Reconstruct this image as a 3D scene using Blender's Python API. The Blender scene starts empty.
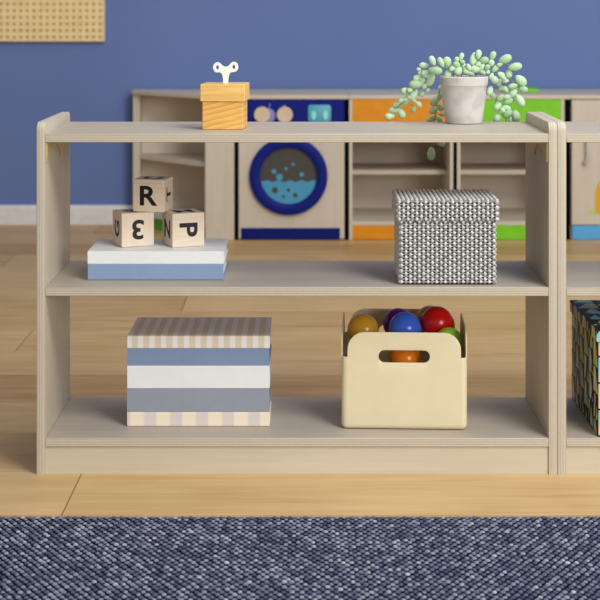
import bpy, bmesh, math, random
import numpy as np
from mathutils import Vector, Matrix, noise as mnoise
random.seed(7)
C = bpy.context.scene.collection
SC = bpy.context.scene
PI = math.pi

def S(r, g, b, a=1.0):
    f = lambda c: (c/255/12.92) if c/255 <= .04045 else ((c/255+.055)/1.055)**2.4
    return (f(r), f(g), f(b), a)

# ------------------------------------------------------------------ camera, world, light, exposure
CAM_D, CAM_H, F = 2.73, 0.811, 1574.0
cd = bpy.data.cameras.new('camera'); cam = bpy.data.objects.new('camera', cd); C.objects.link(cam)
cam.location = (0, -CAM_D, CAM_H); cam.rotation_euler = (PI/2, 0, 0)
cd.sensor_width = 36; cd.lens = F/600*36; cd.shift_x = -6/600; cd.shift_y = -293/600
cd.clip_start = .05; cd.clip_end = 60
cd.dof.use_dof = True; cd.dof.focus_distance = 2.80; cd.dof.aperture_fstop = 9.0
SC.camera = cam

w = bpy.data.worlds.new('world'); SC.world = w; w.use_nodes = True
bg = w.node_tree.nodes['Background']
bg.inputs[0].default_value = (1.0, .99, .98, 1); bg.inputs[1].default_value = .30

def area(name, loc, target, sx, sy, power, col):
    l = bpy.data.lights.new(name, 'AREA'); l.shape = 'RECTANGLE'; l.size = sx; l.size_y = sy
    l.energy = power; l.color = col
    o = bpy.data.objects.new(name, l); C.objects.link(o); o.location = loc
    o.rotation_euler = (Vector(target)-Vector(loc)).to_track_quat('-Z', 'Y').to_euler()
    return o
area('window_daylight', (1.5, -1.9, 2.75), (0, .1, .35), 1.4, 1.4, 74, (1, .995, .98))
area('front_fill_light', (2.5, -4.1, 1.3), (0, .2, .4), 1.6, 1.3, 82, (1, .995, .98))  # added fill lamp low in front, unseen, brightens balls and shelf interiors
area('overhead_fill_light', (1.0, .5, 2.75), (1.0, 1.6, 0), 2.6, 2.2, 36, (1, .99, .97))  # added unseen lamp overhead to brighten the back wall

vs = SC.view_settings
vs.view_transform = 'Standard'; vs.look = 'None'; vs.exposure = 0.0; vs.gamma = 1.0; vs.use_curve_mapping = False

# ------------------------------------------------------------------ helpers
def P(px, py, Y):
    """world point at depth Y from measured bearing (px, py)"""
    d = Y + CAM_D
    return Vector(((px-306)*d/F, Y, CAM_H-(py-7)*d/F))

def obj(name, bm, mats, parent=None, smooth=False, loc=None):
    me = bpy.data.meshes.new(name)
    if isinstance(bm, bmesh.types.BMesh):
        bmesh.ops.recalc_face_normals(bm, faces=bm.faces[:])
        bm.to_mesh(me); bm.free()
    else:
        me = bm
    if not isinstance(mats, (list, tuple)): mats = [mats]
    for m in mats: me.materials.append(m)
    if smooth is True:
        me.shade_smooth()
    elif smooth:
        me.shade_smooth(); me.set_sharp_from_angle(angle=math.radians(smooth))
    o = bpy.data.objects.new(name, me); C.objects.link(o)
    if parent: o.parent = parent
    if loc is not None: o.location = loc
    return o

def tag(o, label, cat, group=None):
    o['label'] = label; o['category'] = cat
    if group: o['group'] = group
    return o
def thing(name, label, cat, loc=(0, 0, 0), rz=0, group=None):
    o = bpy.data.objects.new(name, None); C.objects.link(o)
    o.empty_display_size = .05
    o.location = loc; o.rotation_euler = (0, 0, rz)
    return tag(o, label, cat, group)
def copy_tree(o, parent=None):
    c = o.copy(); C.objects.link(c)
    if parent is not None:
        c.parent = parent
    for ch in list(o.children): copy_tree(ch, c)
    return c

def box(bm, x0, x1, y0, y1, z0, z1, bev=0.0, seg=2, mi=0):
    r = bmesh.ops.create_cube(bm, size=1)
    vv = r['verts']
    for v in vv:
        v.co = Vector((x0+(v.co.x+.5)*(x1-x0), y0+(v.co.y+.5)*(y1-y0), z0+(v.co.z+.5)*(z1-z0)))
    fs = {f for v in vv for f in v.link_faces}
    for f in fs: f.material_index = mi
    if bev > 0:
        es = list({e for v in vv for e in v.link_edges})
        bmesh.ops.bevel(bm, geom=es, offset=bev, segments=seg, profile=.5, affect='EDGES', clamp_overlap=True)
    return bm
def B(*a, **k):
    return box(bmesh.new(), *a, **k)

def prism(bm, pts, axis, a, b, mi=0, bev=0, seg=2):
    """outline pts (u,v) extruded a..b along axis ('x': u=y v=z, 'y': u=x v=z, 'z': u=x v=y)"""
    def mk(u, v, t):
        return {'x': (t, u, v), 'y': (u, t, v), 'z': (u, v, t)}[axis]
    lo = [bm.verts.new(mk(u, v, a)) for u, v in pts]
    hi = [bm.verts.new(mk(u, v, b)) for u, v in pts]
    n = len(pts); fs = [bm.faces.new(lo[::-1]), bm.faces.new(hi)]
    for i in range(n):
        fs.append(bm.faces.new((lo[i], lo[(i+1) % n], hi[(i+1) % n], hi[i])))
    for f in fs: f.material_index = mi
    bmesh.ops.recalc_face_normals(bm, faces=fs)
    if bev:
        es = list({e for f in fs[:2] for e in f.edges})
        bmesh.ops.bevel(bm, geom=es, offset=bev, segments=seg, profile=.5, affect='EDGES', clamp_overlap=True)
    return bm

def arc(cx, cy, r, a0, a1, n):
    return [(cx+r*math.cos(a0+(a1-a0)*i/n), cy+r*math.sin(a0+(a1-a0)*i/n)) for i in range(n+1)]

def tube(bm, pts, rad, n=8, mi=0, flat=1.0, cap=True):
    pts = [Vector(p) for p in pts]; rings = []
    up = None
    for i, p in enumerate(pts):
        t = (pts[min(i+1, len(pts)-1)]-pts[max(i-1, 0)]).normalized()
        if up is None:
            up = t.orthogonal().normalized()
        else:
            up = (up-t*up.dot(t))
            up = up.normalized() if up.length > 1e-6 else t.orthogonal().normalized()
        s = t.cross(up)
        r = rad[i] if isinstance(rad, (list, tuple)) else rad
        rings.append([bm.verts.new(p+(up*math.cos(2*PI*k/n)*flat+s*math.sin(2*PI*k/n))*r) for k in range(n)])
    for a, b in zip(rings, rings[1:]):
        for k in range(n):
            bm.faces.new((a[k], a[(k+1) % n], b[(k+1) % n], b[k])).material_index = mi
    if cap:
        bm.faces.new(rings[0][::-1]).material_index = mi; bm.faces.new(rings[-1]).material_index = mi
    return bm

def lathe(bm, prof, n=48, c=(0, 0), mi=0):
    rings = [[bm.verts.new((c[0]+r*math.cos(2*PI*k/n), c[1]+r*math.sin(2*PI*k/n), z)) for k in range(n)] for r, z in prof]
    for a, b in zip(rings, rings[1:]):
        for k in range(n):
            bm.faces.new((a[k], a[(k+1) % n], b[(k+1) % n], b[k])).material_index = mi
    return bm, rings

def flat_curve(kind, data, extrude, bevel=0, offset=0, size=1, res=8):
    """filled outline (poly list) or text as a mesh in the XY plane"""
    if kind == 'text':
        cu = bpy.data.curves.new('lettering', 'FONT'); cu.body = data; cu.size = size
        cu.align_x = 'CENTER'; cu.align_y = 'CENTER'; cu.offset = offset
    else:
        cu = bpy.data.curves.new('outline', 'CURVE'); cu.dimensions = '2D'; cu.fill_mode = 'BOTH'
        for pl in data:
            sp = cu.splines.new('POLY'); sp.points.add(len(pl)-1)
            for q, (x, y) in zip(sp.points, pl): q.co = (x, y, 0, 1)
            sp.use_cyclic_u = True
    cu.extrude = extrude; cu.bevel_depth = bevel; cu.bevel_resolution = 2; cu.resolution_u = res
    o = bpy.data.objects.new('outline', cu); C.objects.link(o)
    dg = bpy.context.evaluated_depsgraph_get(); dg.update()
    me = bpy.data.meshes.new_from_object(o.evaluated_get(dg))
    bpy.data.objects.remove(o); bpy.data.curves.remove(cu)
    me.materials.clear()
    return me
def center_mesh(me):
    co = np.array([v.co[:] for v in me.vertices])
    c = (co.min(0)+co.max(0))/2
    me.transform(Matrix.Translation((-c[0], -c[1], 0)))
    return co.max(0)-co.min(0)

# ------------------------------------------------------------------ materials
class NT:
    def __init__(s, name, rough=.5, spec=.4):
        s.m = bpy.data.materials.new(name); s.m.use_nodes = True
        s.t = s.m.node_tree; s.b = s.t.nodes['Principled BSDF']
        s.b.inputs['Roughness'].default_value = rough
        s.b.inputs['Specular IOR Level'].default_value = spec
    def n(s, typ, **kw):
        nd = s.t.nodes.new(typ)
        for k, v in kw.items(): setattr(nd, k, v)
        return nd
    def put(s, sock, v):
        if isinstance(v, bpy.types.NodeSocket): s.t.links.new(v, sock)
        else: sock.default_value = v
    def math(s, op, a, b=None, c=None):
        nd = s.n('ShaderNodeMath', operation=op)
        for i, v in enumerate((a, b, c)):
            if v is not None: s.put(nd.inputs[i], v)
        return nd.outputs[0]
    def obj(s):
        return s.n('ShaderNodeTexCoord').outputs['Object']
    def xyz(s, v):
        nd = s.n('ShaderNodeSeparateXYZ'); s.put(nd.inputs[0], v); return nd.outputs
    def comb(s, x=0., y=0., z=0.):
        nd = s.n('ShaderNodeCombineXYZ')
        for i, v in enumerate((x, y, z)): s.put(nd.inputs[i], v)
        return nd.outputs[0]
    def map(s, v, scale=(1, 1, 1), loc=(0, 0, 0)):
        nd = s.n('ShaderNodeMapping'); s.put(nd.inputs['Vector'], v)
        nd.inputs['Scale'].default_value = scale; nd.inputs['Location'].default_value = loc
        return nd.outputs[0]
    def noise(s, v, scale, detail=4, rough=.55, dist=0):
        nd = s.n('ShaderNodeTexNoise'); s.put(nd.inputs['Vector'], v)
        nd.inputs['Scale'].default_value = scale; nd.inputs['Detail'].default_value = detail
        nd.inputs['Roughness'].default_value = rough; nd.inputs['Distortion'].default_value = dist
        return nd.outputs['Fac']
    def white(s, v):
        nd = s.n('ShaderNodeTexWhiteNoise', noise_dimensions='3D'); s.put(nd.inputs['Vector'], v)
        return nd.outputs['Value']
    def ramp(s, f, stops, interp='LINEAR'):
        nd = s.n('ShaderNodeValToRGB'); s.put(nd.inputs[0], f); cr = nd.color_ramp; cr.interpolation = interp
        while len(cr.elements) < len(stops): cr.elements.new(.5)
        for e, (p, c) in zip(cr.elements, stops): e.position = p; e.color = c
        return nd.outputs[0]
    def mix(s, f, a, b, mode='MIX'):
        nd = s.n('ShaderNodeMix', data_type='RGBA', blend_type=mode)
        s.put(nd.inputs[0], f); s.put(nd.inputs[6], a); s.put(nd.inputs[7], b)
        return nd.outputs[2]
    def bump(s, h, strength, dist):
        nd = s.n('ShaderNodeBump'); s.put(nd.inputs['Height'], h)
        nd.inputs['Strength'].default_value = strength; nd.inputs['Distance'].default_value = dist
        s.t.links.new(nd.outputs[0], s.b.inputs['Normal'])
    def col(s, v):
        s.put(s.b.inputs['Base Color'], v); return s.m

def plain(name, c, rough=.5, spec=.4, var=.06, scale=30, bump=0, **kw):
    """one colour with faint mottling"""
    k = NT(name, rough, spec); o = k.obj()
    f = k.noise(o, scale, 3)
    lo = tuple(x*(1-var) for x in c[:3])+(1,); hi = tuple(min(1, x*(1+var)) for x in c[:3])+(1,)
    if bump: k.bump(f, bump, .002)
    for a, b in kw.items(): k.b.inputs[a.replace('_', ' ')].default_value = b
    return k.col(k.ramp(f, [(.3, lo), (.7, hi)]))

def wood(name, c, axis='x', contrast=.16, rough=.5, scale=1., spec=.35, rings=0.):
    k = NT(name, rough, spec); o = k.obj()
    st = {'x': (1.2, 16, 16), 'y': (16, 1.2, 16), 'z': (16, 16, 1.2)}[axis]
    v = k.map(o, tuple(a*scale for a in st))
    n1 = k.noise(v, 3.0, 5, .6, .6)
    n2 = k.noise(k.map(o, tuple(a*scale*(.7 if a < 2 else 5) for a in st)), 2.2, 3, .5)
    n3 = k.noise(o, 3*scale, 2)
    f = k.math('ADD', k.math('MULTIPLY', n1, .6), k.math('MULTIPLY', n2, .4))
    if rings:
        q = k.xyz(o); zz = k.math('SUBTRACT', q[2], k.math('MULTIPLY', q[0], .28))
        wv = k.n('ShaderNodeTexWave', wave_type='BANDS', bands_direction='Z', wave_profile='SAW'); k.put(wv.inputs['Vector'], k.comb(k.math('MULTIPLY', q[0], .25), q[1], zz))
        wv.inputs['Scale'].default_value = rings; wv.inputs['Distortion'].default_value = 3.0
        wv.inputs['Detail'].default_value = 2; wv.inputs['Detail Scale'].default_value = 1.2
        f = k.math('ADD', k.math('MULTIPLY', f, .6), k.math('MULTIPLY', wv.outputs['Fac'], .35))
    f = k.math('ADD', f, k.math('MULTIPLY', k.math('SUBTRACT', n3, .5), .5))
    lo = tuple(x*(1-contrast*(1+.25*i)) for i, x in enumerate(c[:3]))+(1,)
    hi = tuple(min(1, x*(1+contrast*.7)) for x in c[:3])+(1,)
    k.bump(n1, .06, .001)
    return k.col(k.ramp(f, [(.28, lo), (.72, hi)]))

def ply_edge(name, c, axis, thick):
    """plywood edge: thin veneers stacked along axis"""
    k = NT(name, .55, .3); o = k.obj(); x = k.xyz(o)['XYZ'.index(axis.upper())]
    f = k.math('FRACT', k.math('DIVIDE', x, thick/3.5))
    lay = k.ramp(f, [(.0, (.86, .84, .81, 1)), (.3, (.88, .86, .83, 1)), (.5, (1.02, 1.02, 1.01, 1)), (.9, (1.02, 1.02, 1.01, 1)), (1., (.86, .84, .81, 1))])
    n = k.noise(k.map(o, (30, 30, 30)), 3, 3)
    base = k.ramp(n, [(.3, tuple(a*.95 for a in c[:3])+(1,)), (.7, c)])
    return k.col(k.mix(1.0, base, lay, 'MULTIPLY'))

MAPLE = S(196, 187, 172)
m_ply_x = wood('pale maple board grain across', S(186, 176, 163), 'x', .10)
m_ply_z = wood('pale maple board grain upright', MAPLE, 'z', .10)
m_edge_z = ply_edge('plywood shelf edge', S(203, 194, 177), 'z', .015)
m_edge_x = ply_edge('plywood panel edge', S(203, 194, 177), 'x', .0156)
m_kick = wood('kickboard maple', S(209, 200, 179), 'x', .07)
m_bracket = plain('honey plastic bracket', S(196, 176, 116), .4)
m_kit = wood('play kitchen wood', S(206, 196, 181), 'x', .08, .55)
m_kitz = wood('play kitchen wood upright', S(206, 196, 181), 'z', .08, .55)
m_kitback = wood('play kitchen back board', S(222, 210, 194), 'x', .06, .6)
m_black = plain('black gap filler', S(4, 4, 6), .8, .05)  # darkness of the gaps between units, put in as black filler
m_navy = plain('navy painted board', S(12, 28, 122), .55, .15)
m_navyk = plain('navy kick board', S(12, 26, 110), .55, .12)
m_orange = plain('orange painted board', S(222, 142, 4), .5)
m_lime = plain('lime painted board', S(122, 204, 24), .5)
m_green = plain('green painted board', S(75, 160, 35), .5)
m_sky = plain('light blue painted board', S(88, 168, 226), .5)
m_dial = plain('beige dial', S(214, 194, 170), .5)
m_lav = plain('lavender dial mark', S(140, 140, 200), .5)
m_teal = plain('teal screen', S(78, 165, 190), .35)
m_aqua = plain('pale aqua screen shapes', S(150, 228, 228), .35)
m_char = plain('charcoal door window', S(72, 68, 66), .4)
m_water = plain('blue water print', S(72, 152, 190), .4)
m_steel = plain('brushed steel', S(205, 200, 195), .35, .6)
m_yel = plain('yellow print', S(222, 165, 22), .5)
m_leafp = plain('pale green print', S(176, 205, 120), .5)
m_peg = plain('tan pegboard', S(240, 217, 164), .6, .2)
m_pegb = plain('pegboard backing', S(206, 170, 112), .7, .1)
m_pinew = wood('golden pine', S(240, 188, 104), 'x', .24, .42, 3.2, rings=30)
m_pinel = wood('golden pine lid', S(244, 200, 122), 'x', .22, .42, 2.6)
m_key = plain('white painted metal', S(250, 250, 248), .35)
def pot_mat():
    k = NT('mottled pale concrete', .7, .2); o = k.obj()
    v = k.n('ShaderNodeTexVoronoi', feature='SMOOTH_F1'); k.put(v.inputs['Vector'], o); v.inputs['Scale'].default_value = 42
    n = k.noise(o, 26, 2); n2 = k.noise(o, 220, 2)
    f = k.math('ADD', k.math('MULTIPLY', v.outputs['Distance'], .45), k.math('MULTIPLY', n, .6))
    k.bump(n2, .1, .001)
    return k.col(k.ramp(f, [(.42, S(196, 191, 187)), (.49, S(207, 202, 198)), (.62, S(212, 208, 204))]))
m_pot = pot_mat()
m_soil = plain('dark potting soil', S(52, 46, 38), .9, .1, .4, 200, .6)
m_block = wood('bare beech block', S(229, 214, 194), 'x', .12, .55, 3.0)
m_blockz = wood('bare beech block upright grain', S(229, 214, 194), 'z', .12, .55, 3.0)
m_ink = plain('black ink', S(28, 26, 25), .5, .3)
m_bin = plain('cream plastic', S(233, 221, 186), .42, .45, .02)
m_page = plain('white page block', S(240, 238, 232), .8, .1)
m_bwhite = plain('white matt cover', S(238, 242, 244), .55, .3, .02)
m_bblue = plain('dusty blue cover', S(142, 162, 198), .55, .3, .03)
m_bblue2 = plain('steel blue cover', S(130, 152, 186), .55, .3, .03)
m_bgrey = plain('blue grey cover', S(152, 158, 172), .55, .3, .03)
m_bgreyw = plain('grey white cover', S(236, 241, 242), .55, .3, .02)

def striped(name, period, phase, a, b, c):
    k = NT(name, .6, .25); o = k.obj(); x = k.xyz(o)[0]
    f = k.math('FRACT', k.math('ADD', k.math('DIVIDE', x, period), phase))
    st = k.ramp(f, [(0, a), (.47, a), (.50, c), (.56, b), (.94, b), (.98, c), (1, a)])
    n = k.noise(k.map(o, (200, 200, 200)), 2, 2)
    return k.col(k.mix(.06, st, k.ramp(n, [(.3, (.5, .5, .5, 1)), (.7, (1, 1, 1, 1))]), 'MULTIPLY'))
m_stripe = striped('tan and white stripe cover', .0205, .784, S(230, 219, 199), S(248, 244, 242), S(240, 232, 222))
m_stripe2 = striped('cream and mauve stripe cover', .0463, .60, S(250, 236, 212), S(226, 216, 212), S(238, 226, 214))

def leaf_mat():
    k = NT('powdery pale green leaf', .5, .3); o = k.obj()
    g = k.n('ShaderNodeNewGeometry')
    n = k.noise(o, 60, 2); r = g.outputs['Random Per Island']
    a = k.ramp(r, [(0, S(156, 194, 150)), (.5, S(182, 214, 172)), (1, S(198, 225, 192))])
    k.b.inputs['Subsurface Weight'].default_value = .12
    k.b.inputs['Subsurface Radius'].default_value = (.004, .006, .003)
    return k.col(k.mix(k.math('MULTIPLY', n, .35), a, S(206, 226, 200)))
m_leaf = leaf_mat()
m_stem = plain('grey green stem', S(128, 150, 104), .6)

def strand_mat(name, lo, hi, rough=.8):
    k = NT(name, rough, .2); o = k.obj()
    n = k.noise(o, 900, 2); n2 = k.noise(o, 130, 1)
    k.bump(n, .4, .0006)
    return k.col(k.ramp(k.math('ADD', k.math('MULTIPLY', n, .4), k.math('MULTIPLY', n2, .6)), [(.35, lo), (.65, hi)]))
m_warp = strand_mat('light grey yarn', S(200, 200, 199), S(244, 244, 243))
m_weft = strand_mat('mid grey yarn', S(128, 128, 128), S(178, 178, 177))
m_gap = plain('dark grey lining', S(38, 38, 38), .9, .1)

def ball_mat(name, c):
    return plain(name, c, .22, .5, .01)

def wall_mat():
    k = NT('blue wall paint', .75, .15); o = k.obj()
    n = k.noise(o, 240, 2); n2 = k.noise(o, 1.3, 2)
    k.bump(n, .05, .001)
    return k.col(k.ramp(n2, [(.3, S(103, 124, 178)), (.7, S(108, 129, 182))]))
m_wall = wall_mat()
m_base = plain('white skirting paint', S(228, 226, 228), .5)

def floor_mat():
    k = NT('oak plank floor', .42, .35); o = k.obj(); x, y, z = k.xyz(o)
    r = k.math('DIVIDE', k.math('SUBTRACT', y, .02), .24)
    row = k.math('FLOOR', r); fr = k.math('FRACT', r)
    off = k.math('MULTIPLY', row, .37)      # end joints staggered plank by plank
    for kk, xx in {-1: -.39, 0: 1.3, 1: 1.0, 2: -1.35, 3: 1.55, 4: -.685, 5: 1.1, 6: -.333, 7: 1.4, 8: .9, 9: -.95}.items():
        off = k.math('ADD', off, k.math('MULTIPLY', k.math('COMPARE', row, float(kk), .1), xx-.37*kk))
    u = k.math('DIVIDE', k.math('SUBTRACT', x, off), 2.6)
    colm = k.math('FLOOR', u); fu = k.math('FRACT', u)
    pid = k.white(k.comb(colm, row, 3.0)); pid2 = k.white(k.comb(row, colm, 9.0))
    vec = k.comb(k.math('ADD', x, k.math('MULTIPLY', pid, 40.)), k.math('ADD', y, k.math('MULTIPLY', pid2, 30.)), 0.)
    g1 = k.noise(k.map(vec, (1.3, 14, 1)), 2.2, 6, .6, .8)
    g2 = k.noise(k.map(vec, (2.5, 90, 1)), 2.0, 3, .5)
    g3 = k.noise(k.map(vec, (1.6, 3.5, 1)), 1.6, 2, .5, 1.2)
    f = k.math('ADD', k.math('MULTIPLY', g1, .5), k.math('ADD', k.math('MULTIPLY', g2, .2), k.math('MULTIPLY', g3, .3)))
    f = k.math('ADD', f, k.math('MULTIPLY', k.math('SUBTRACT', pid, .5), .24))
    c = k.ramp(f, [(.28, S(170, 128, 76)), (.5, S(201, 165, 111)), (.72, S(218, 187, 137))])
    ey = k.math('MINIMUM', fr, k.math('SUBTRACT', 1.0, fr)); ex = k.math('MINIMUM', fu, k.math('SUBTRACT', 1.0, fu))
    sy = k.math('LESS_THAN', ey, .0032); sx = k.math('LESS_THAN', ex, .00045)
    seam = k.math('MAXIMUM', k.math('MULTIPLY', sy, .55), sx)
    k.bump(k.math('SUBTRACT', g2, seam), .08, .001)
    return k.col(k.mix(k.math('MULTIPLY', seam, .8), c, S(84, 58, 34)))
m_floor = floor_mat()

def rug_mats():
    k = NT('navy and grey woven wool', .95, .1); o = k.obj(); g = k.n('ShaderNodeNewGeometry')
    r = g.outputs['Random Per Island']
    n = k.noise(o, 1100, 2); n2 = k.noise(k.map(o, (6, 30, 6)), 2, 2)
    f = k.math('ADD', k.math('MULTIPLY', r, .42), k.math('ADD', k.math('MULTIPLY', n, .2), k.math('MULTIPLY', n2, .45)))
    a = k.ramp(f, [(.25, S(64, 68, 92)), (.5, S(102, 107, 130)), (.72, S(146, 150, 170)), (.9, S(212, 214, 222))])
    return k.col(a), plain('dark navy rug backing', S(16, 18, 34), .95, .05, .2)
m_loop, m_rugb = rug_mats()

def pattern_mat(name, ax_u, ax_v, cu, cv, shear=0.):
    """woven ribbon pattern: black wedges against striped tan, teal, yellow and white patches"""
    k = NT(name, .5, .3); o = k.xyz(k.obj())
    U = k.math('DIVIDE', o['XYZ'.index(ax_u)], cu)
    V = k.math('ADD', k.math('DIVIDE', o['XYZ'.index(ax_v)], cv), k.math('MULTIPLY', U, shear))
    iu = k.math('FLOOR', U); fu = k.math('FRACT', U)
    V2 = k.math('ADD', V, k.math('MULTIPLY', iu, .5)); iv = k.math('FLOOR', V2); fv = k.math('FRACT', V2)
    st = k.math('FLOOR', k.math('MULTIPLY', k.math('ADD', fu, k.math('MULTIPLY', fv, .25)), 4.0))
    rnd = k.white(k.comb(iu, iv, st))
    pal = [(0, S(16, 16, 20)), (.08, S(206, 202, 190)), (.38, S(118, 212, 226)), (.54, S(226, 224, 56)), (.7, S(246, 242, 228)), (.84, S(160, 148, 88)), (.93, S(40, 52, 74))]
    c = k.ramp(rnd, pal, 'CONSTANT')
    wedge = k.math('LESS_THAN', fu, k.math('MULTIPLY', fv, .62))
    bar = k.math('LESS_THAN', fv, .07)
    return k.col(k.mix(k.math('MAXIMUM', wedge, bar), c, S(14, 14, 18)))
m_patside = pattern_mat('geometric weave on the sides', 'Y', 'Z', .046, .046)
m_patfront = pattern_mat('geometric weave on the front', 'X', 'Z', .046, .046)
m_pattop = pattern_mat('geometric weave on the lid top', 'X', 'Y', .040, .052)

# ------------------------------------------------------------------ setting
WY = 3.15
def struct(name, bm, m):
    o = obj(name, bm, m); o['kind'] = 'structure'; return o
struct('floor', B(-3.2, 3.2, -3.6, WY+.1, -.1, 0), m_floor)
struct('wall_back', B(-3.2, 3.2, WY, WY+.12, 0, 2.8), m_wall)
bm = bmesh.new()
prism(bm, [(WY-.014, 0), (WY-.014, .062), (WY-.010, .070), (WY, .072), (WY, 0)], 'x', -3.2, 3.2)
struct('baseboard_back', bm, m_base)

# ------------------------------------------------------------------ rug
rug = thing('woven_rug', 'navy blue rug with pale flecks lying on the wood floor in front of the shelves', 'rug', (0, 0, 0))
RX, RY0, RY1 = 1.25, -.238, -.74
obj('backing', B(-RX, RX, RY1, RY0, 0, .0035, .001, 1), m_rugb, rug)
def rug_pile():
    sx, sy = .0121, .0096
    nx, ny = int(2*RX/sx), int((RY0-RY1)/sy)
    prof = [(1., 0.), (.95, .45), (.6, .88)]
    a = np.arange(7)*2*PI/7
    unit = [(r*np.cos(t), r*np.sin(t), h) for r, h in prof for t in a]+[(0, 0, 1.)]
    unit = np.array(unit); nv = len(unit)
    quads = [(l*7+i, l*7+(i+1) % 7, (l+1)*7+(i+1) % 7, (l+1)*7+i) for l in range(2) for i in range(7)]
    tris = [(14+i, 14+(i+1) % 7, 21) for i in range(7)]
    rng = np.random.default_rng(3)
    cx, cy = [], []
    for j in range(ny):
        for i in range(nx):
            cx.append(-RX+(i+.5+(.25 if j % 2 else -.25))*sx); cy.append(RY0-(j+.5)*sy)
    cx = np.array(cx)+rng.normal(0, .0004, len(cx)); cy = np.array(cy)+rng.normal(0, .0005, len(cy))
    N = len(cx); ang = rng.normal(.15, .12, N); sc = rng.uniform(.85, 1.08, N); hh = rng.uniform(.0026, .0036, N)
    X = unit[None, :, 0]*.0041*sc[:, None]; Y = unit[None, :, 1]*.0042*sc[:, None]
    co = np.stack([cx[:, None]+X*np.cos(ang)[:, None]-Y*np.sin(ang)[:, None], cy[:, None]+X*np.sin(ang)[:, None]+Y*np.cos(ang)[:, None], .003+unit[None, :, 2]*hh[:, None]], -1).reshape(-1, 3)
    co[:, 1] = np.minimum(co[:, 1], RY0+.002)
    loops = np.array([q for f in quads for q in f]+[q for f in tris for q in f])
    cnt = np.array([4]*14+[3]*7)
    L = (loops[None]+(np.arange(N)*nv)[:, None]).ravel(); CT = np.tile(cnt, N)
    me = bpy.data.meshes.new('pile')
    me.vertices.add(len(co)); me.vertices.foreach_set('co', co.ravel())
    me.loops.add(len(L)); me.loops.foreach_set('vertex_index', L.astype(np.int32))
    me.polygons.add(len(CT)); st = np.concatenate([[0], np.cumsum(CT)[:-1]])
    me.polygons.foreach_set('loop_start', st.astype(np.int32))
    me.update(calc_edges=True); me.validate()
    return me
pile = obj('pile', rug_pile(), m_loop, rug, True); pile['kind'] = 'stuff'

# ------------------------------------------------------------------ shelf units (two alike, side by side)
UW, UD, UH, TP, TS = .9038, .290, .611, .0153, .015
ZB, ZM, ZT = .063, .3245, .591          # shelf top faces
def make_unit():
    u = thing('shelf_unit', 'pale maple open bookcase holding letter blocks, books, a grey box and a bin of balls', 'bookcase', ((36.4-306)*CAM_D/F, 0, 0))
    def edge_front(bm, mi):
        bmesh.ops.recalc_face_normals(bm, faces=bm.faces[:])
        for f in bm.faces:
            if f.normal.y < -.35 or (f.normal.z > .35 and abs(f.normal.x) < .3 and mi == 2): f.material_index = 1
        return bm
    for x0 in (0, UW-TP):
        r = .016
        pts = [(0, 0)] + [(0, UH-r)] + arc(r, UH-r, r, PI, PI/2, 6)[1:] + arc(UD-r, UH-r, r, PI/2, 0, 6) + [(UD, 0)]
        bm = bmesh.new(); prism(bm, pts, 'x', x0, x0+TP, bev=.0014)
        obj('side_panel', edge_front(bm, 2), [m_ply_z, m_edge_x], u, 40)
    for z in (ZB, ZM, ZT):
        bm = B(TP, UW-TP, .0004, UD, z-TS, z, .0009, 1)
        obj('shelf', edge_front(bm, 1), [m_ply_x, m_edge_z], u, 40)
    obj('kickboard', B(TP, UW-TP, .004, .020, 0, ZB-TS), m_kick, u)
    zt = ZT-TS
    # scalloped bracket under the top shelf against each side panel
    pr = [(.004, zt), (.004, zt-.034), (.018, zt-.034)]
    pr += [(.0865+.0685*math.cos(a), zt-.034+.023*math.sin(a)) for a in np.linspace(PI, 0, 15)][1:]
    pr += [(.185+.030*math.cos(a), zt-.034-.004*math.sin(a)) for a in np.linspace(PI, 0, 8)][1:]
    pr += [(.275+.060*math.cos(a), zt-.034+.018*math.sin(a)) for a in np.linspace(PI, PI/2, 7)][1:]
    pr += [(.275, zt)]
    for x0, x1 in ((TP, TP+.003), (UW-TP-.003, UW-TP)):
        bm = bmesh.new(); prism(bm, pr, 'x', x0, x1, bev=.0006)
        obj('bracket', bm, m_bracket, u, 40)
    return u
unit = make_unit()
unit2 = copy_tree(unit)
unit2.location.x = unit.location.x+UW+.0002
for ch in list(unit2.children):
    if ch.name.startswith('bracket') and min(v.co.x for v in ch.data.vertices) < .1:
        bpy.data.objects.remove(ch)
unit2['label'] = 'second maple bookcase cut off by the photo edge, holding the colourful patterned box'

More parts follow.
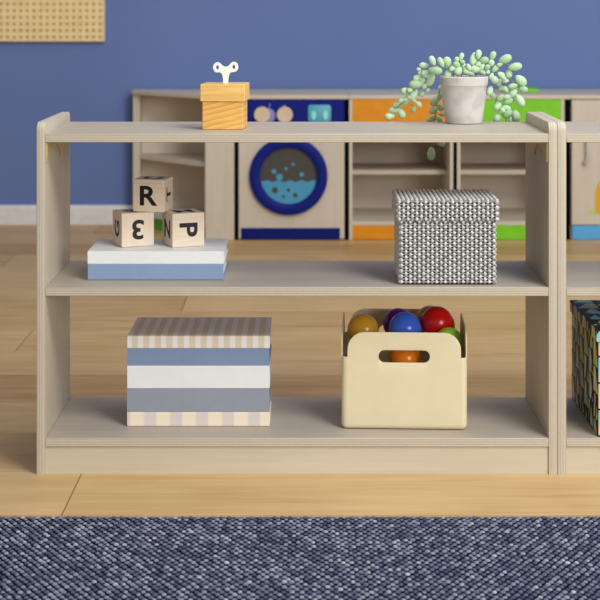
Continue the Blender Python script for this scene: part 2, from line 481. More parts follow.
# ------------------------------------------------------------------ things on the top shelf: wooden box with key
def jack_box():
    d = 2.815; sc = d/F; Y0 = d-CAM_D
    cx = (225.0-306)*(d+.036)/F; wb = 41*sc; wl = 45*sc
    t = thing('wooden_box', 'small golden pine box with overhanging lid and white wind-up key on the top shelf', 'box', (cx, Y0+wl/2, ZT+.0004), math.radians(-4))
    obj('body', B(-wb/2, wb/2, -wb/2, wb/2, 0, .0505, .0012, 2), m_pinew, t)
    obj('lid', B(-wl/2, wl/2, -wl/2, wl/2, .0505, .0815, .0015, 2), m_pinel, t)
    # key outline in mm-ish units from the photograph's proportions
    s = .040/22.5
    def ring(cx, cy, rx, ry, n=28): return [(cx+rx*math.cos(2*PI*i/n), cy+ry*math.sin(2*PI*i/n)) for i in range(n)]
    L = (-8.4, 16.9); R = (8.4, 17.4)
    out = []
    out += [(-2.0, 0), (2.0, 0), (2.3, 5), (2.9, 9), (4.2, 11.4), (6.2, 12.6)]
    out += [(R[0]+4.1*math.cos(a), R[1]+4.9*math.sin(a)) for a in np.linspace(-PI*.5, PI*.68, 18)]
    out += [(3.6, 18.6), (1.5, 17.5), (0, 17.2), (-1.5, 17.4), (-3.6, 18.3)]
    out += [(L[0]+4.1*math.cos(a), L[1]+4.9*math.sin(a)) for a in np.linspace(PI*.32, PI*1.5, 18)]
    out += [(-6.2, 12.4), (-4.2, 11.2), (-2.9, 9), (-2.3, 5)]
    pl = [[(x*s, y*s) for x, y in out]] + [[(x*s, y*s) for x, y in ring(c[0], c[1], 1.9, 2.6)] for c in (L, R)]
    me = flat_curve('poly', pl, .0022, .0007)
    me.transform(Matrix.Translation((.001, 0, .0800)) @ Matrix.Rotation(PI/2, 4, 'X'))
    obj('wind_up_key', me, m_key, t, 40)
jack_box()

# ------------------------------------------------------------------ potted succulent
def plant():
    PY = .250; d = PY+CAM_D
    cx = (463.8-306)*d/F
    t = thing('potted_succulent', 'trailing pale green succulent in a grey concrete pot at the top shelf back edge', 'plant', (cx, PY, ZT+.0004))
    rb, rt, h = .0348, .0458, .0888
    rw = lambda z: rb+(rt-rb)*z/h
    bm = bmesh.new()
    prof = [(0, 0), (rb-.003, 0), (rb-.0008, .0008), (rb, .003)] + [(rw(z), z) for z in (.02, .04, .06, .0705)] + \
           [(rw(.0715)+.0012, .0720), (rt+.0004, h-.002), (rt-.001, h-.0003), (rt-.0025, h), (rt-.0045, h-.001), (rt-.0055, h-.012), (rt-.0055, h-.0135)]
    lathe(bm, prof, 64); bmesh.ops.remove_doubles(bm, verts=bm.verts[:], dist=1e-5)
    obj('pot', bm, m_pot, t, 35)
    bm = bmesh.new(); _, rr = lathe(bm, [(rt-.0052, h-.0115), (rt-.02, h-.008), (rt-.034, h-.0065)], 32); bm.faces.new(rr[-1])
    obj('soil', bm, m_soil, t, True)
    base = Vector((cx, PY, ZT+.0004))
    # leaves: bearing px, py, length, width, tilt (deg, image plane), depth beyond pot centre (m)
    A = [(424, 65.5, 9, 5.5, -5), (426.3, 74.3, 11, 7, -30), (420.7, 72.3, 6, 4.5, 20), (418.7, 69.3, 4, 3.5, 0), (417.3, 78, 8, 6, 10), (430.7, 80.3, 12, 7.5, 60),
         (416.9, 84, 14, 8, 5), (413.4, 94.8, 11, 7, 60), (414, 100.7, 5, 4, -50), (405.3, 91.3, 9, 7, 0), (421.6, 94.3, 6, 5, 20), (427.4, 90.2, 5, 4, 40), (422, 80, 6, 5, 0),
         (401.5, 100, 7, 5, 30), (405.5, 99, 7, 5, 10), (406.5, 102.5, 6, 4, 20), (398.5, 105, 11, 5, 5), (395.5, 110.5, 10, 5, 10), (391.5, 109.5, 6, 4, 30), (389.7, 116.5, 9, 7, 10),
         (401.5, 113.5, 9.5, 7, -60), (413.5, 109.5, 6.5, 5, 70), (418.5, 104, 7, 4.5, -45), (424.5, 86, 6, 5, 60), (410, 90, 6, 5, 30), (409.5, 97, 6, 5, -20)]
    Bc = [(432.5, 60.7, 9.5, 6, 117), (441, 62.3, 10, 5.5, 117), (435, 70.7, 13.5, 8, -5), (447.3, 62.7, 11.5, 8, 105), (448.5, 74, 11, 8, 70), (452.5, 68.5, 7, 5, 30)]
    Cc = [(461.3, 56.7, 7.5, 4.8, 70), (456.7, 60, 6, 5, 90), (456.7, 64.8, 7.5, 6.5, -30), (458.3, 71.3, 9, 7.5, 60), (463.8, 67, 8.5, 5.5, 110), (468.8, 67.5, 7.5, 5, 115), (466.3, 72, 6.5, 6, 0), (462.5, 62, 5, 4, -20)]
    D = [(473.8, 58.8, 12.5, 7.5, 75), (478.4, 54.4, 9, 6, 80), (483.8, 60.4, 9, 6.5, 15), (475.8, 69.2, 11, 8, 10), (478.3, 64.2, 6, 5, 30), (481.7, 67.5, 8, 5, 60), (482.5, 72.5, 5.5, 4.5, 0), (487, 67.5, 6, 5, 50), (487.5, 72, 4.5, 4, 0), (471, 73.5, 6, 5, 0)]
    E = [(492.5, 55.9, 9, 6, 62), (491, 63.4, 7, 6, 60), (494.8, 69, 8, 5.5, 40), (504.9, 59.3, 13, 8, 25), (499.6, 64.9, 6, 4, 15), (515, 66.8, 13, 7.5, 10), (508.6, 73.9, 8.5, 7, 80), (501, 75, 8, 6, -30),
         (494, 79.5, 9, 7, -40), (491.4, 75.8, 6, 4, 60), (505.3, 80.6, 7, 4.5, -10), (503.4, 78, 6, 4, -40)]
    Fc = [(520.6, 80.6, 13, 9, -40), (498.9, 82.5, 7, 5, 60), (489.9, 90.5, 9, 6, 70), (492.9, 95.4, 6, 5, -20), (500, 97.6, 9, 6, 40), (505.3, 89.4, 8, 5, -45), (513.1, 91.6, 11, 8, 65), (523.3, 89.4, 8.5, 6, -10),
          (519.9, 100.3, 12.5, 7.5, -60), (509, 100.6, 11, 7, 25), (507.5, 96.9, 8, 5, 10), (497, 102, 5, 4, 90), (497.4, 106.6, 8.5, 7, 40), (506.4, 107.8, 8, 5, -15), (507.5, 113.8, 10, 7, 40), (497.4, 117.5, 9.5, 7, 60),
          (516.1, 116, 11, 8, -75), (510.9, 119, 7, 5, 90), (502.6, 110.4, 6, 5, -30), (512.8, 86, 9, 5, 10), (501, 88, 6, 5, 20)]
    G = [(435, 101, 11, 7.5, 40), (434, 110, 10, 6, 35), (432, 119, 11, 5, 15), (439, 119, 8, 5, -50), (442, 114.5, 5, 4, 0), (441, 107.5, 7, 5, 90), (440, 96, 6, 5, 80), (440.5, 88, 6, 5, 80), (437, 127, 8, 6, 60), (431, 135, 9, 6, 100), (431.2, 153.5, 12, 7.6, 88), (441, 143.5, 8, 5, -20)]
    def stem_pts(L): return [P(a, b, PY+c) for a, b, c in L]
    groups = [
        (A, [(452, 78, 0), (444, 70, -.005), (430, 73, .0), (420, 83, .012), (411, 94, .026), (402, 103, .040), (391, 114, .050)]),
        (Bc, [(456, 80, -.005), (450, 70, -.012), (443, 67, -.016), (434, 66, -.018)]),
        (Cc, [(462, 80, -.012), (461, 71, -.016), (460, 64, -.014), (460, 58, -.01)]),
        (D, [(475, 80, -.008), (477, 70, -.016), (477, 62, -.014), (478, 56, -.012)]),
        (E, [(480, 79, .006), (488, 72, .006), (497, 66, .012), (506, 64, .02), (513, 68, .028)]),
        (Fc, [(482, 79, .015), (494, 74, .022), (505, 76, .036), (514, 84, .046), (515, 94, .052), (507, 104, .056), (506, 118, .058), (507, 128, .058)]),
        (G, [(452, 79, .02), (443, 78, .044), (440, 88, .058), (437, 104, .060), (435, 118, .062), (435, 134, .062), (433, 146, .062)]),
    ]
    rng = random.Random(5)
    for leaves, path in groups:
        bm = bmesh.new()
        pts = stem_pts(path)
        # smooth the stem
        fine = []
        for i in range(len(pts)-1):
            p0, p1, p2, p3 = pts[max(i-1, 0)], pts[i], pts[i+1], pts[min(i+2, len(pts)-1)]
            for k in range(5):
                q = k/5
                fine.append(.5*((2*p1)+(-p0+p2)*q+(2*p0-5*p1+4*p2-p3)*q*q+(-p0+3*p1-3*p2+p3)*q**3))
        fine.append(pts[-1])
        tube(bm, [p-base for p in fine], .0011, 6, 1)
        for (px, py, L, W, deg) in leaves:
            # nearest point of the stem as seen from the front sets the leaf's distance
            def scr(p): dd = p.y+CAM_D; return (306+p.x*F/dd, 7+(CAM_H-p.z)*F/dd)
            best = min(fine, key=lambda p: (scr(p)[0]-px)**2+(scr(p)[1]-py)**2)
            dy = rng.uniform(-.007, .003)
            Yl = best.y+dy
            if py > 104: Yl = max(Yl, .2975)
            c = P(px, py, Yl); s = (Yl+CAM_D)/F
            l, wd = L*s/2*1.13, W*s/2*1.13; a = math.radians(deg)
            ax = Vector((math.cos(a), rng.uniform(-.35, .35) if py < 104 else rng.uniform(-.1, .1), math.sin(a))).normalized()
            # broad end points away from the stem
            if ax.dot(c-best) < 0: ax = -ax
            sd = Vector((0, 1, 0)).cross(ax).normalized(); nn = ax.cross(sd)
            nu, nvv = 10, 8; rings = []
            for i in range(1, nvv):
                th = PI*i/nvv; r = math.sin(th)*(1+.16*(-math.cos(th)))
                rings.append([bm.verts.new(c-base+ax*(-math.cos(th)*l)+(sd*math.cos(2*PI*k/nu)+nn*math.sin(2*PI*k/nu)*.82)*wd*r*.97) for k in range(nu)])
            e0 = bm.verts.new(c-base-ax*l); e1 = bm.verts.new(c-base+ax*l)
            for x, y in zip(rings, rings[1:]):
                for k in range(nu): bm.faces.new((x[k], x[(k+1) % nu], y[(k+1) % nu], y[k]))
            for k in range(nu):
                bm.faces.new((e0, rings[0][(k+1) % nu], rings[0][k])); bm.faces.new((e1, rings[-1][k], rings[-1][(k+1) % nu]))
            tube(bm, [best-base, (best-base)*.4+(c-base-ax*l*.9)*.6, c-base-ax*l*.9], .0006, 5, 1)
        obj('strand', bm, [m_leaf, m_stem], t, True)
plant()

# ------------------------------------------------------------------ books
def book(name, label, cat, x0, y0, z0, wd, dp, h, mat, group, inset=.003, board=.0025, loc=None):
    t = thing(name, label, cat, (x0+wd/2, y0+dp/2, z0+.0004), 0, group)
    X, Y = wd/2, dp/2
    bm = bmesh.new()
    b = min(board, h*.15); r = .0012
    pts = [(Y, 0), (-Y+r, 0), (-Y, r), (-Y, h-r), (-Y+r, h), (Y, h), (Y, h-b), (-Y+b, h-b), (-Y+b, b), (Y, b)]
    prism(bm, pts, 'x', -X, X)
    obj('cover', bm, mat, t)
    obj('pages', B(-X+inset, X-inset, -Y+b, Y-inset, b, h-b), m_page, t)
    return t
sx = 2.806/F
bx0 = (127.2-306)*sx; bw = 142.4*sx; by0 = 2.806-CAM_D
hs = [(14.1, m_stripe2, 'thin book with wide cream and mauve stripes, lowest of the five stacked books', .0, .0),
      (23.7, m_bgrey, 'thick blue grey book between the white and the wide striped books of the tall stack', -.0004, .0006),
      (22.8, m_bgreyw, 'thick plain off white book in the middle of the five stacked books', .0002, -.0004),
      (17.4, m_bblue2, 'steel blue book just under the narrow striped book of the tall stack', -.0004, .0003),
      (12.4, m_stripe, 'thin tan and white narrow striped book on top of the five stacked books', .0004, -.0002)]
z = ZB
for k, (hp, m, lab, ox, oy) in enumerate(hs):
    h = hp*sx
    book('book', lab, 'book', bx0+ox, by0+oy, z, bw, .170, h, m, 'five stacked books on the bottom shelf', .0015 if m in (m_stripe, m_stripe2) else .004)
    z += h
s2 = 2.802/F
mx0 = (87.8-306)*s2; mw = 135.6*s2; my0 = .072
book('book', 'dusty blue book lying under the white book with letter blocks', 'book', mx0, my0, ZM, mw, .158, 15.9*s2, m_bblue, 'two books under the letter blocks', .0025)
ZBK = ZM+15.9*s2
book('book', 'white book carrying the three wooden letter blocks', 'book', mx0-.0003, my0-.0003, ZBK, mw+.001, .158, .3755-ZBK, m_bwhite, 'two books under the letter blocks', .0025)

# ------------------------------------------------------------------ letter blocks
def block(label, cx, cy, z, s, rz, faces, mat):
    t = thing('letter_block', label, 'toy block', (cx, cy, z), math.radians(rz), 'wooden letter blocks')
    obj('cube_body', B(-s/2, s/2, -s/2, s/2, 0, s, .0011, 2), mat, t)
    for side, ch, rot, hgt in faces:
        me = flat_curve('text', ch, .00015, 0, .026, 1, 6)
        dim = center_mesh(me); k = hgt/dim[1]
        R = {'front': Matrix.Rotation(PI/2, 4, 'X'), 'left': Matrix.Rotation(-PI/2, 4, 'Z') @ Matrix.Rotation(PI/2, 4, 'X'),
             'right': Matrix.Rotation(PI/2, 4, 'Z') @ Matrix.Rotation(PI/2, 4, 'X'), 'top': Matrix.Identity(4)}[side]
        T = {'front': (0, -s/2, s/2), 'left': (-s/2, 0, s/2), 'right': (s/2, 0, s/2), 'top': (0, 0, s)}[side]
        me.transform(Matrix.Translation(T) @ R @ Matrix.Rotation(math.radians(rot), 4, 'Z') @ Matrix.Diagonal((k*1.12, k, 1, 1)))
        obj('letter', me, m_ink, t)
    return t
def corner_center(px, Y, s, rz, left):
    """centre of a block whose near vertical edge stands at bearing px, distance Y"""
    c = P(px, 0, Y); a = math.radians(rz)
    loc = Vector((s/2 if left else -s/2, s/2, 0))
    return c.x+loc.x*math.cos(a)-loc.y*math.sin(a), Y+loc.x*math.sin(a)+loc.y*math.cos(a)
sb = .0610
x, y = corner_center(121.7, .114, sb, 22.8, True)
block('letter block with an upside down 3 on its front, standing on the white book', x, y, .3765, sb, 22.8,
      [('front', '3', 180, .036), ('left', 'G', 90, .030), ('top', 'B', 30, .034)], m_blockz)
x, y = corner_center(172.4, .111, sb, 22.5, True)
block('letter block with a sideways P on its front, standing on the white book', x, y, .3765, sb, 22.5,
      [('front', 'P', -90, .0345), ('left', 'N', 0, .033), ('top', 'M', 0, .034)], m_block)
x, y = corner_center(164.2, .130, .0590, -10.6, False)
block('letter block with an upright R, resting on top of the other two blocks', x, y, .3769+sb, .0590, -10.6,
      [('front', 'R', 0, .036), ('right', 'T', 90, .028), ('top', 'U', 0, .036)], m_block)

# ------------------------------------------------------------------ grey woven box
def weave(bm, o, u, v, n, wu, wv, nu, nv, amp=.0014, rw=.0034, rf=.0015):
    """plain weave on a rectangle: warps run along v, wefts along u"""
    o, u, v, n = map(Vector, (o, u, v, n))
    pu, pv = wu/nu, wv/nv
    for i in range(nu):
        pts = []; m = nv*2
        for k in range(m+1):
            t = k/m*nv
            hgt = amp*1.5*math.cos(PI*(t-.5)+PI*i)
            pts.append(o+u*((i+.5)*pu+rngw.gauss(0, .00018))+v*(t*pv)+n*(hgt+.0002))
        tubew(bm, pts, u, n, rw, .0016, 0, nv, i)
    for j in range(nv):
        pts = []; m = nu*2
        for k in range(m+1):
            t = k/m*nu
            hgt = -amp*.95*math.cos(PI*(t-.5)+PI*j)
            pts.append(o+v*((j+.5)*pv+rngw.gauss(0, .00012))+u*(t*pu)+n*(hgt-.0003))
        tubew(bm, pts, v, n, rf, .0011, 1, 0, 0)
rngw = random.Random(11)
def tubew(bm, pts, side, n, rs, rn, mi, nv, ph):
    K = 7; rings = []
    for k, p in enumerate(pts):
        w_ = rs
        if nv: w_ = rs*(.98 if k % 2 == 1 and ((k//2)+ph) % 2 == 0 else .50)
        rings.append([bm.verts.new(p+side*math.cos(2*PI*q/K)*w_+n*math.sin(2*PI*q/K)*rn) for q in range(K)])
    for a, b in zip(rings, rings[1:]):
        for q in range(K): bm.faces.new((a[q], a[(q+1) % K], b[(q+1) % K], b[q])).material_index = mi
def woven_box():
    d = 2.769; s = d/F; Y0 = .020
    xl0, xl1 = (396.4-306)*s, (497.6-306)*s; xb0, xb1 = (398.4-306)*s, (494.6-306)*s
    dpl, dpb = .156, .148; zl = .4715-ZM; lh = .0365
    cx = (xl0+xl1)/2; wl = xl1-xl0; wb = xb1-xb0
    t = thing('woven_box', 'grey and white basket weave storage box with lid on the middle shelf', 'storage box', (cx, Y0+dpl/2, ZM+.0024))
    def part(name, W, Dp, z0, z1, nu, nvr, nd, top):
        X, Y = W/2, Dp/2; e = .0021
        obj(name, B(-X+e, X-e, -Y+e, Y-e, z0, z1-(e if top else 0), .002, 1), m_gap, t)
        bm = bmesh.new(); hgt = z1-z0-(.001 if top else 0)
        weave(bm, (-X, -Y+e, z0), (1, 0, 0), (0, 0, 1), (0, -1, 0), W, hgt, nu, nvr)
        weave(bm, (X, Y-e, z0), (-1, 0, 0), (0, 0, 1), (0, 1, 0), W, hgt, nu, nvr)
        weave(bm, (-X+e, Y, z0), (0, -1, 0), (0, 0, 1), (-1, 0, 0), Dp, hgt, nd, nvr)
        weave(bm, (X-e, -Y, z0), (0, 1, 0), (0, 0, 1), (1, 0, 0), Dp, hgt, nd, nvr)
        if top: weave(bm, (-X, -Y, z1-e), (1, 0, 0), (0, 1, 0), (0, 0, 1), W, Dp, nu, 30)
        return bm
    b1 = part('body', wb, dpb, .0005, zl-lh, 22, 23, 19, False)
    obj('body_weave', b1, [m_warp, m_weft], [o for o in t.children if o.name.startswith('body')][0], True)
    b2 = part('lid', wl, dpl, zl-lh, zl, 23, 7, 20, True)
    obj('lid_weave', b2, [m_warp, m_weft], [o for o in t.children if o.name.startswith('lid')][0], True)
woven_box()

# ------------------------------------------------------------------ cream bin with handle holes
def toy_bin():
    d = 2.782; s = d/F; Y0 = d-CAM_D
    W = 125.8*s; Dp = .220; cx = (407.0-306)*s
    t = thing('toy_bin', 'cream plastic bin with cut out handle and notched corners, holding coloured balls', 'bin', (cx, Y0+Dp/2, ZB+.0004), math.radians(-2.6))
    H, HN, RC, rv = .1722, .128, .031, .0100
    zh0, zh1, hw, hr = .1185, .1412, .0455, .011
    # perimeter: list of (x, y, nx, ny, height, hole_lo, hole_hi)
    X, Y = W/2, Dp/2; cols = []
    zc = (zh0+zh1)/2
    def top_h(t_, half):
        e = half-abs(t_)           # distance from the wall's end
        g = e-.001
        if g < RC:
            g = max(g, 0); return H-RC*1.0+math.sqrt(max(0, RC*RC-(RC-g)**2))*1.0 if g > 0 else HN
        return H
    def wall_pts(half, hole):
        ts = set(np.round(np.linspace(-half+RC, half-RC, 25), 6))
        for q in np.linspace(0, 1, 14):
            e = .001+RC*(1-math.cos(q*PI/2)); ts.add(round(-half+e, 6)); ts.add(round(half-e, 6))
        ts.add(-half+.0008); ts.add(half-.0008)
        if hole:
            for q in np.linspace(0, 1, 8):
                e = hw-hr+hr*math.sin(q*PI/2); ts.add(round(e, 6)); ts.add(round(-e, 6))
        return sorted(ts)
    sides = [((0, -Y), (1, 0), X-rv, True), ((X, 0), (0, 1), Y-rv, False), ((0, Y), (-1, 0), X-rv, True), ((-X, 0), (0, -1), Y-rv, False)]
    for (c0, dr, half, hole) in sides:
        nrm = (dr[1], -dr[0])
        for tt in wall_pts(half, hole):
            hh = top_h(tt, half); lo = hi = min(zc, HN*.9)
            if hole and abs(tt) < hw:
                e = abs(tt)-(hw-hr); dz = hr if e <= 0 else math.sqrt(max(0, hr*hr-e*e))
                lo, hi = zc-dz, zc+dz
            cols.append((c0[0]+dr[0]*tt, c0[1]+dr[1]*tt, nrm[0], nrm[1], hh, lo, hi))
        # rounded upright corner
        ex, ey = c0[0]+dr[0]*half, c0[1]+dr[1]*half
        ccx, ccy = ex-nrm[0]*rv, ey-nrm[1]*rv
        a0 = math.atan2(nrm[1], nrm[0])
        for q in (.2, .4, .6, .8):
            a = a0+q*PI/2
            cols.append((ccx+rv*math.cos(a), ccy+rv*math.sin(a), math.cos(a), math.sin(a), HN, min(zc, HN*.9), min(zc, HN*.9)))
    bm = bmesh.new(); n = len(cols); rb = .0097
    prof = [(rb*(1-math.sin(a)), rb*(1-math.cos(a))) for a in np.linspace(0, PI/2, 6)]
    lower, upper = [], []
    for (x, y, nx, ny, hh, lo, hi) in cols:
        L = [bm.verts.new((x-nx*i_, y-ny*i_, z_)) for i_, z_ in prof]
        for q in (.3, .6, .8, 1): L.append(bm.verts.new((x, y, rb+(lo-rb)*q)))
        U = [bm.verts.new((x, y, hi+(hh-hi)*q)) for q in (0, .25, .5, .75, 1)]
        lower.append(L); upper.append(U)
    for i in range(n):
        j = (i+1) % n
        for A_ in (lower, upper):
            for k in range(len(A_[i])-1):
                bm.faces.new((A_[i][k], A_[j][k], A_[j][k+1], A_[i][k+1]))
    bm.faces.new([L[0] for L in lower][::-1])
    bmesh.ops.remove_doubles(bm, verts=bm.verts[:], dist=1e-5)
    b = obj('shell', bm, m_bin, t, 35)
    md = b.modifiers.new('wall thickness', 'SOLIDIFY'); md.thickness = .0020; md.offset = -1
    md2 = b.modifiers.new('soft rims', 'BEVEL'); md2.width = .0007; md2.segments = 2; md2.limit_method = 'ANGLE'; md2.angle_limit = math.radians(50)
    return cx, Y0, W, Dp
bcx, bY0, bW, bD = toy_bin()

def ball(label, c, r, m):
    bm = bmesh.new(); bmesh.ops.create_uvsphere(bm, u_segments=40, v_segments=24, radius=r)
    o = obj('play_ball', bm, m, None, True, c)
    return tag(o, label, 'ball', 'play balls in the cream bin')
mo = ball_mat('ochre gloss', S(220, 165, 46)); mp = ball_mat('purple gloss', S(112, 12, 176)); mb = ball_mat('blue gloss', S(66, 118, 245))
mr = ball_mat('red gloss', S(214, 22, 18)); ml = ball_mat('lime gloss', S(180, 250, 70)); mg = ball_mat('orange gloss', S(250, 136, 16))
R_ = .0300
# (label, px, py, Y, r, material)
for lab, px, py, Y, r, m in [
    ('ochre ball at the back corner of the bin, left of the purple ball', 363.2, 329.8, .160, .0290, mo),
    ('purple ball mostly hidden behind the blue ball in the bin', 398.6, 323.8, .208, .0290, mp),
    ('blue ball showing above the bin rim in front of the purple one', 405.0, 328.6, .148, .0300, mb),
    ('yellow ochre ball peeking out behind the red ball in the bin', 430.5, 321.2, .228, .0290, mo),
    ('red ball lying highest in the bin', 436.8, 322.9, .168, .0305, mr),
    ('lime green ball at the bin corner below the red ball', 448.6, 341.4, .126, .0254, ml),
    ('orange ball seen through the handle hole of the bin', 405.0, 358.5, .104, .0290, mg)]:
    ball(lab, P(px, py, Y), r, m)

# ------------------------------------------------------------------ patterned box in the second unit
def pattern_box():
    x0, y0, y1 = .5045, .004, .284
    t = thing('patterned_box', 'lidded storage box in black, teal, yellow and white geometric weave at the photo edge', 'storage box', (x0+.16, (y0+y1)/2, ZB+.0004))
    X, Y = .160, (y1-y0)/2; e = .0035; zt = .250-ZB
    def paint(bm):
        bmesh.ops.recalc_face_normals(bm, faces=bm.faces[:])
        for f in bm.faces:
            a = [abs(c) for c in f.normal]
            f.material_index = 0 if a[0] >= max(a) else (1 if a[1] >= max(a) else 2)
        return bm
    obj('body', paint(B(-X+e, X-e, -Y+.003, Y-.003, 0, zt-.018, .002, 2)), [m_patside, m_patfront, m_pattop], t)
    obj('lid', paint(B(-X, X, -Y, Y, zt-.022, zt, .002, 2)), [m_patside, m_patfront, m_pattop], t)
pattern_box()

# ------------------------------------------------------------------ pegboard on the back wall
def pegboard():
    sc = (WY+CAM_D-.02)/F
    pit = 6.62*sc
    x1 = (104.4-306)*sc; z0 = CAM_H-(41.6-7)*sc
    nx, nz = 30, 18; mg = pit*.66
    x0 = x1-nx*pit-(mg-pit/2)*2; z1 = z0+nz*pit+(mg-pit/2)*2
    t = thing('pegboard', 'tan pegboard with rows of small round holes mounted on the blue wall', 'pegboard', (x0, WY, z0))
    bm = bmesh.new(); r = pit*.26; yf = -.020; yb = -.0145
    ox = mg-pit/2
    K = 8
    for i in range(nx):
        for j in range(nz):
            cx, cz = ox+(i+.5)*pit, ox+(j+.5)*pit; h = pit/2
            sq = [(h, 0), (h, h), (0, h), (-h, h), (-h, 0), (-h, -h), (0, -h), (h, -h)]
            o_ = [bm.verts.new((cx+a, yf, cz+b)) for a, b in sq]
            c_ = [bm.verts.new((cx+r*math.cos(2*PI*k/K), yf, cz+r*math.sin(2*PI*k/K))) for k in range(K)]
            d_ = [bm.verts.new((v.co.x, yb, v.co.z)) for v in c_]
            for k in range(K):
                l = (k+1) % K
                bm.faces.new((o_[k], o_[l], c_[l], c_[k])); bm.faces.new((c_[k], c_[l], d_[l], d_[k]))
    bmesh.ops.remove_doubles(bm, verts=bm.verts[:], dist=1e-5)
    Wd, Hd = x1-x0, z1-z0
    obj('perforated_sheet', bm, m_peg, t)
    bm = bmesh.new()
    bb = ox
    def fr(a0, a1, b0, b1): box(bm, a0, a1, yf-.0005, 0, b0, b1, .003, 2)
    fr(0, bb, 0, Hd); fr(Wd-bb, Wd, 0, Hd); fr(0, Wd, 0, bb); fr(0, Wd, Hd-bb, Hd)
    obj('rim', bm, m_peg, t)
    obj('backing', B(bb*.5, Wd-bb*.5, yb, 0, bb*.5, Hd-bb*.5), m_pegb, t)
pegboard()

# ------------------------------------------------------------------ play kitchen along the back wall
KY = 2.75; KD = KY+CAM_D; KS = KD/F
KB = WY-.015                      # back of the units, clear of the skirting
def KX(px): return (px-306)*KS
def KZ(py): return CAM_H-(py-7)*KS
ZTOP, ZUN = KZ(95), KZ(99.2)

def corner_unit():
    t = thing('corner_shelf', 'wooden play corner shelf with a slanted open front and green kick board', 'shelf', (0, 0, 0))
    xl = -.636; xr = KX(205); xe = KX(234.2); yl = 3.055
    foot = lambda i, j=0: [(xl+i, KB), (xl+i, yl+i*.3), (xr-i, KY+j), (xe, KY+j), (xe, KB)]
    bm = bmesh.new(); prism(bm, foot(-.004, -.003), 'z', ZUN, ZTOP, bev=.002); obj('worktop', bm, m_kit, t)
    obj('side_panel', B(xl, xl+.026, yl+.004, KB, 0, ZUN), m_kitz, t)
    obj('front_panel', B(xr, xe, KY, KY+.016, 0, ZUN, .002, 2), m_kitz, t)
    obj('side_panel', B(xr, xr+.016, KY+.016, KB-.014, 0, ZUN), m_kitz, t)
    obj('back_panel', B(xl+.026, xe, KB-.014, KB, 0, ZUN), m_kitback, t)
    for z in (.058, .268):
        bm = bmesh.new(); prism(bm, [(xl+.026, KB-.014), (xl+.026, yl), (xr, KY+.018), (xr, KB-.014)], 'z', z-.016, z, bev=.001)
        obj('shelf', bm, m_kit, t)
    bm = bmesh.new(); prism(bm, [(xl+.026, yl+.012), (xr, KY+.03), (xr, KY+.044), (xl+.026, yl+.026)], 'z', 0, .042)
    obj('kick_board', bm, m_green, t)
    bm = bmesh.new(); tube(bm, [(KX(219), KY-.0016, KZ(225.5)), (KX(219), KY+.003, KZ(225.5))], .0035, 12); obj('screw_cap', bm, m_kitback, bpy.data.objects[t.name].children[2])
corner_unit()

def disc(bm, cx, cz, r, y0, y1, n=32, mi=0):
    return prism(bm, [(cx+r*math.cos(2*PI*k/n), cz+r*math.sin(2*PI*k/n)) for k in range(n)], 'y', y0, y1, mi)
def rrect(x0, x1, z0, z1, r, n=5):
    return arc(x1-r, z1-r, r, 0, PI/2, n)+arc(x0+r, z1-r, r, PI/2, PI, n)+arc(x0+r, z0+r, r, PI, 1.5*PI, n)+arc(x1-r, z0+r, r, 1.5*PI, 2*PI, n)

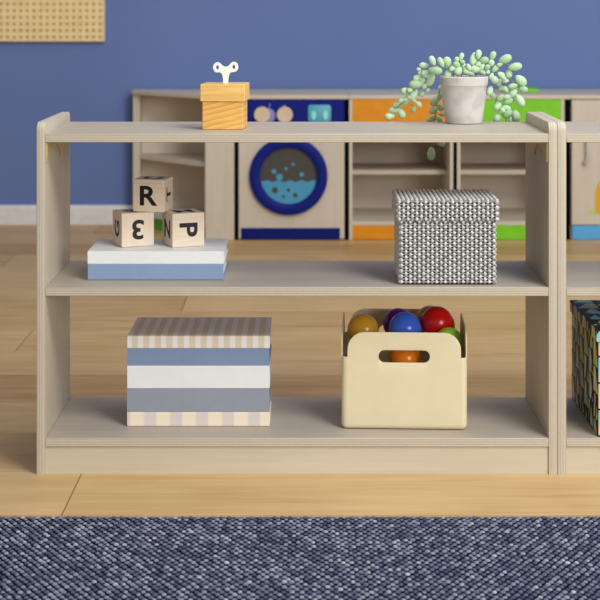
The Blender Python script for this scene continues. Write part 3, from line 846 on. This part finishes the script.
def washer():
    t = thing('play_washing_machine', 'wooden toy washing machine with a round navy door and navy control panel', 'toy washing machine', (0, 0, 0))
    x0, x1 = KX(234.4), KX(349)
    xa, xb = KX(238.6), KX(344.4)
    obj('worktop', B(x0, x1, KY-.003, KB, ZUN, ZTOP, .002, 2), m_kit, t)
    obj('gap_filler', B(x0, xa, KY+.002, KB, 0.0, ZUN), m_black, t)  # black filler added where the gap would leak light
    obj('gap_filler', B(xb, x1, KY+.002, KB, 0.0, ZUN), m_black, t)
    zc = KZ(137)
    obj('body', B(xa, xb, KY, KB, .004, zc, .002, 2), m_kitz, t)
    pan = obj('control_panel', B(xa, xb, KY, KY+.03, zc+.001, ZUN-.0005, .001, 1), m_navy, t)
    for i, px in enumerate((262.2, 284.8)):
        bm = bmesh.new(); disc(bm, KX(px), KZ(114.5), 8.0*KS, KY-.018, KY); 
        bmesh.ops.bevel(bm, geom=[e for e in bm.edges if e.calc_length() < 8*KS], offset=.002, segments=2, affect='EDGES')
        obj('dial', bm, m_dial, pan, 40)
        bm = bmesh.new()
        if i == 0:
            disc(bm, KX(268.5), KZ(115.5), 7.0*KS, KY-.003, KY)
            tube(bm, [(KX(270), KY-.001, KZ(103.5)), (KX(269), KY-.001, KZ(109))], .002, 6)
        else:
            disc(bm, KX(284.5), KZ(107), 1.8*KS, KY-.003, KY)
        obj('dial_mark', bm, m_lav, pan)
    bm = bmesh.new(); prism(bm, rrect(KX(308), KX(331), KZ(122), KZ(104.8), .010), 'y', KY-.004, KY+.001, bev=.001)
    obj('display', bm, m_teal, pan, 40)
    for px in (313.8, 325.6):
        bm = bmesh.new(); prism(bm, [(KX(px)+.0085*math.cos(a), KZ(115)+.016*math.sin(a)) for a in np.linspace(0, 2*PI, 20)[:-1]], 'y', KY-.0052, KY-.003)
        obj('display_mark', bm, m_aqua, pan)
    cx, cz = KX(288.6), KZ(175.6); ro, ri = 39*KS, 28.6*KS
    n = 64; bm = bmesh.new(); rings = []
    for r, y in ((ro, KY+.0005), (ro, KY-.016), (ro-.004, KY-.019), (ri+.004, KY-.019), (ri, KY-.016), (ri, KY-.002)):
        rings.append([bm.verts.new((cx+r*math.cos(2*PI*k/n), y, cz+r*math.sin(2*PI*k/n))) for k in range(n)])
    for a, b in zip(rings, rings[1:]):
        for k in range(n): bm.faces.new((a[k], a[(k+1) % n], b[(k+1) % n], b[k]))
    door = obj('door_ring', bm, m_navy, t, 40)
    bm = bmesh.new(); disc(bm, cx, cz, ri, KY-.004, KY+.001, 64); obj('door_window', bm, m_char, door)
    zl = KZ(181)-cz; a1 = math.asin(zl/ri)
    pts = [(cx+ri*.985*math.cos(a), cz+ri*.985*math.sin(a)) for a in np.linspace(PI-a1, 2*PI+a1, 40)]
    xw = ri*.985*math.cos(a1)
    pts += [(cx+xw-2*xw*q, cz+zl+.0035*math.sin(q*30)) for q in np.linspace(.04, .96, 26)]
    bm = bmesh.new(); prism(bm, pts, 'y', KY-.0052, KY-.003); obj('water_print', bm, m_water, door)
    for px, py, r in ((274, 171.5, 2.4), (279.6, 177.0, 3.3), (301.7, 174.3, 2.2), (286, 168.5, 1.5), (293, 164, 1.4)):
        bm = bmesh.new(); disc(bm, KX(px), KZ(py), r*KS, KY-.0052, KY-.003, 14)
        obj('bubble_print', bm, m_water, door)
    for px, py, r in ((275, 190, 3.2), (295.3, 195, 2.4), (288.5, 190, 1.8), (283.4, 196.3, 1.5)):
        bm = bmesh.new(); disc(bm, KX(px), KZ(py), r*KS, KY-.0060, KY-.004, 14)
        obj('bubble_print', bm, m_char, door)
    obj('kick_board', B(KX(241), KX(340), KY-.003, KY+.012, .003, KZ(228), .001, 1), m_navyk, t)
washer()

def open_unit(label, p0, p1, strip, mat):
    t = thing('play_kitchen_unit', label, 'play kitchen unit', (0, 0, 0), 0, 'open play kitchen units')
    x0, x1 = KX(p0), KX(p1); xs = KX(strip)
    obj('worktop', B(x0, xs, KY-.003, KB, ZUN, ZTOP, .002, 2), m_kit, t)
    obj('gap_filler', B(x1, xs, KY+.002, KB, 0, ZUN), m_black, t)  # black filler keeps the gap to the next unit dark
    th = 3.3*KS
    obj('side_panel', B(x0, x0+th, KY, KB, 0, ZUN, .001, 1), m_kitz, t)
    obj('side_panel', B(x1-th, x1, KY, KB, 0, ZUN, .001, 1), m_kitz, t)
    obj('back_panel', B(x0+th, x1-th, KB-.012, KB, 0, ZUN), m_kitback, t)
    zb = KZ(137)
    obj('front_panel', B(x0+th, x1-th, KY+.001, KY+.016, zb, ZUN, .001, 1), mat, t)
    obj('shelf', B(x0+th, x1-th, KY+.003, KB-.012, zb-.014, zb), m_kit, t)
    obj('shelf', B(x0+th, x1-th, KY+.12, KB-.012, KZ(173.5)-.016, KZ(173.5)+.0), m_kit, t)
    obj('shelf', B(x0+th, x1-th, KY+.004, KB-.012, KZ(225.4), KZ(221.5)), m_kit, t)
    obj('kick_board', B(x0+th*.7, x1-th*.7, KY+.002, KY+.016, 0.002, KZ(225.6)), mat, t)
open_unit('open wooden play kitchen unit with an orange top panel and orange kick board', 349.1, 453.2, 457, m_orange)
open_unit('open wooden play kitchen unit with a lime green top panel behind the succulent', 457.1, 564.5, 570.5, m_lime)
gs = obj('green_slab', B(KX(512), KX(546), KY+.16, KY+.3, ZTOP, ZTOP+.013, .003, 2), m_lime)  # plain slab added in place of a green ghost shape
tag(gs, 'low lime green slab added on the play kitchen worktop behind the succulent', 'slab')

def cupboard():
    t = thing('play_cupboard', 'wooden play kitchen cupboard with steel handle and light blue kick board at the photo edge', 'cupboard', (0, 0, 0))
    x0, x1 = KX(570.6), KX(570.6)+.40
    obj('worktop', B(x0, x1, KY-.003, KB, ZUN, ZTOP, .002, 2), m_kit, t)
    obj('body', B(x0, x1, KY+.016, KB, 0, ZUN), m_kitz, t)
    d = obj('door', B(x0+.004, x1-.004, KY, KY+.0155, KZ(225), ZUN-.003, .003, 2), m_kitz, t)
    hx = KX(586.5)
    pts = [(hx-.012, KY+.001, KZ(163)), (hx-.008, KY-.016, KZ(163.0)), (hx-.001, KY-.025, KZ(160.5)), (hx, KY-.026, KZ(156)), (hx, KY-.026, KZ(130)), (hx-.001, KY-.025, KZ(126)), (hx-.008, KY-.016, KZ(124)), (hx-.012, KY+.001, KZ(124))]
    bm = bmesh.new(); tube(bm, pts, .0055, 10); obj('handle', bm, m_steel, d, True)
    bm = bmesh.new()
    z0, z1 = KZ(213.5), KZ(176)
    pl = [(KX(595.8), z0), (KX(594.6), KZ(203)), (KX(595), KZ(192)), (KX(597.5), KZ(184)), (KX(601), KZ(179)), (KX(607), z1), (KX(614), KZ(179)), (KX(618), KZ(186)), (KX(620), KZ(200)), (KX(618), z0)]
    prism(bm, pl, 'y', KY-.0012, KY+.001); obj('yellow_print', bm, m_yel, d)
    bm = bmesh.new()
    prism(bm, [(KX(592)+.014*math.cos(a), KZ(212)+.009*math.sin(a)) for a in np.linspace(0, 2*PI, 20)[:-1]], 'y', KY-.0008, KY+.001); obj('green_print', bm, m_leafp, d)
    obj('kick_board', B(x0+.007, x1-.007, KY+.002, KY+.0158, 0.002, KZ(225.6)), m_sky, t)
cupboard()
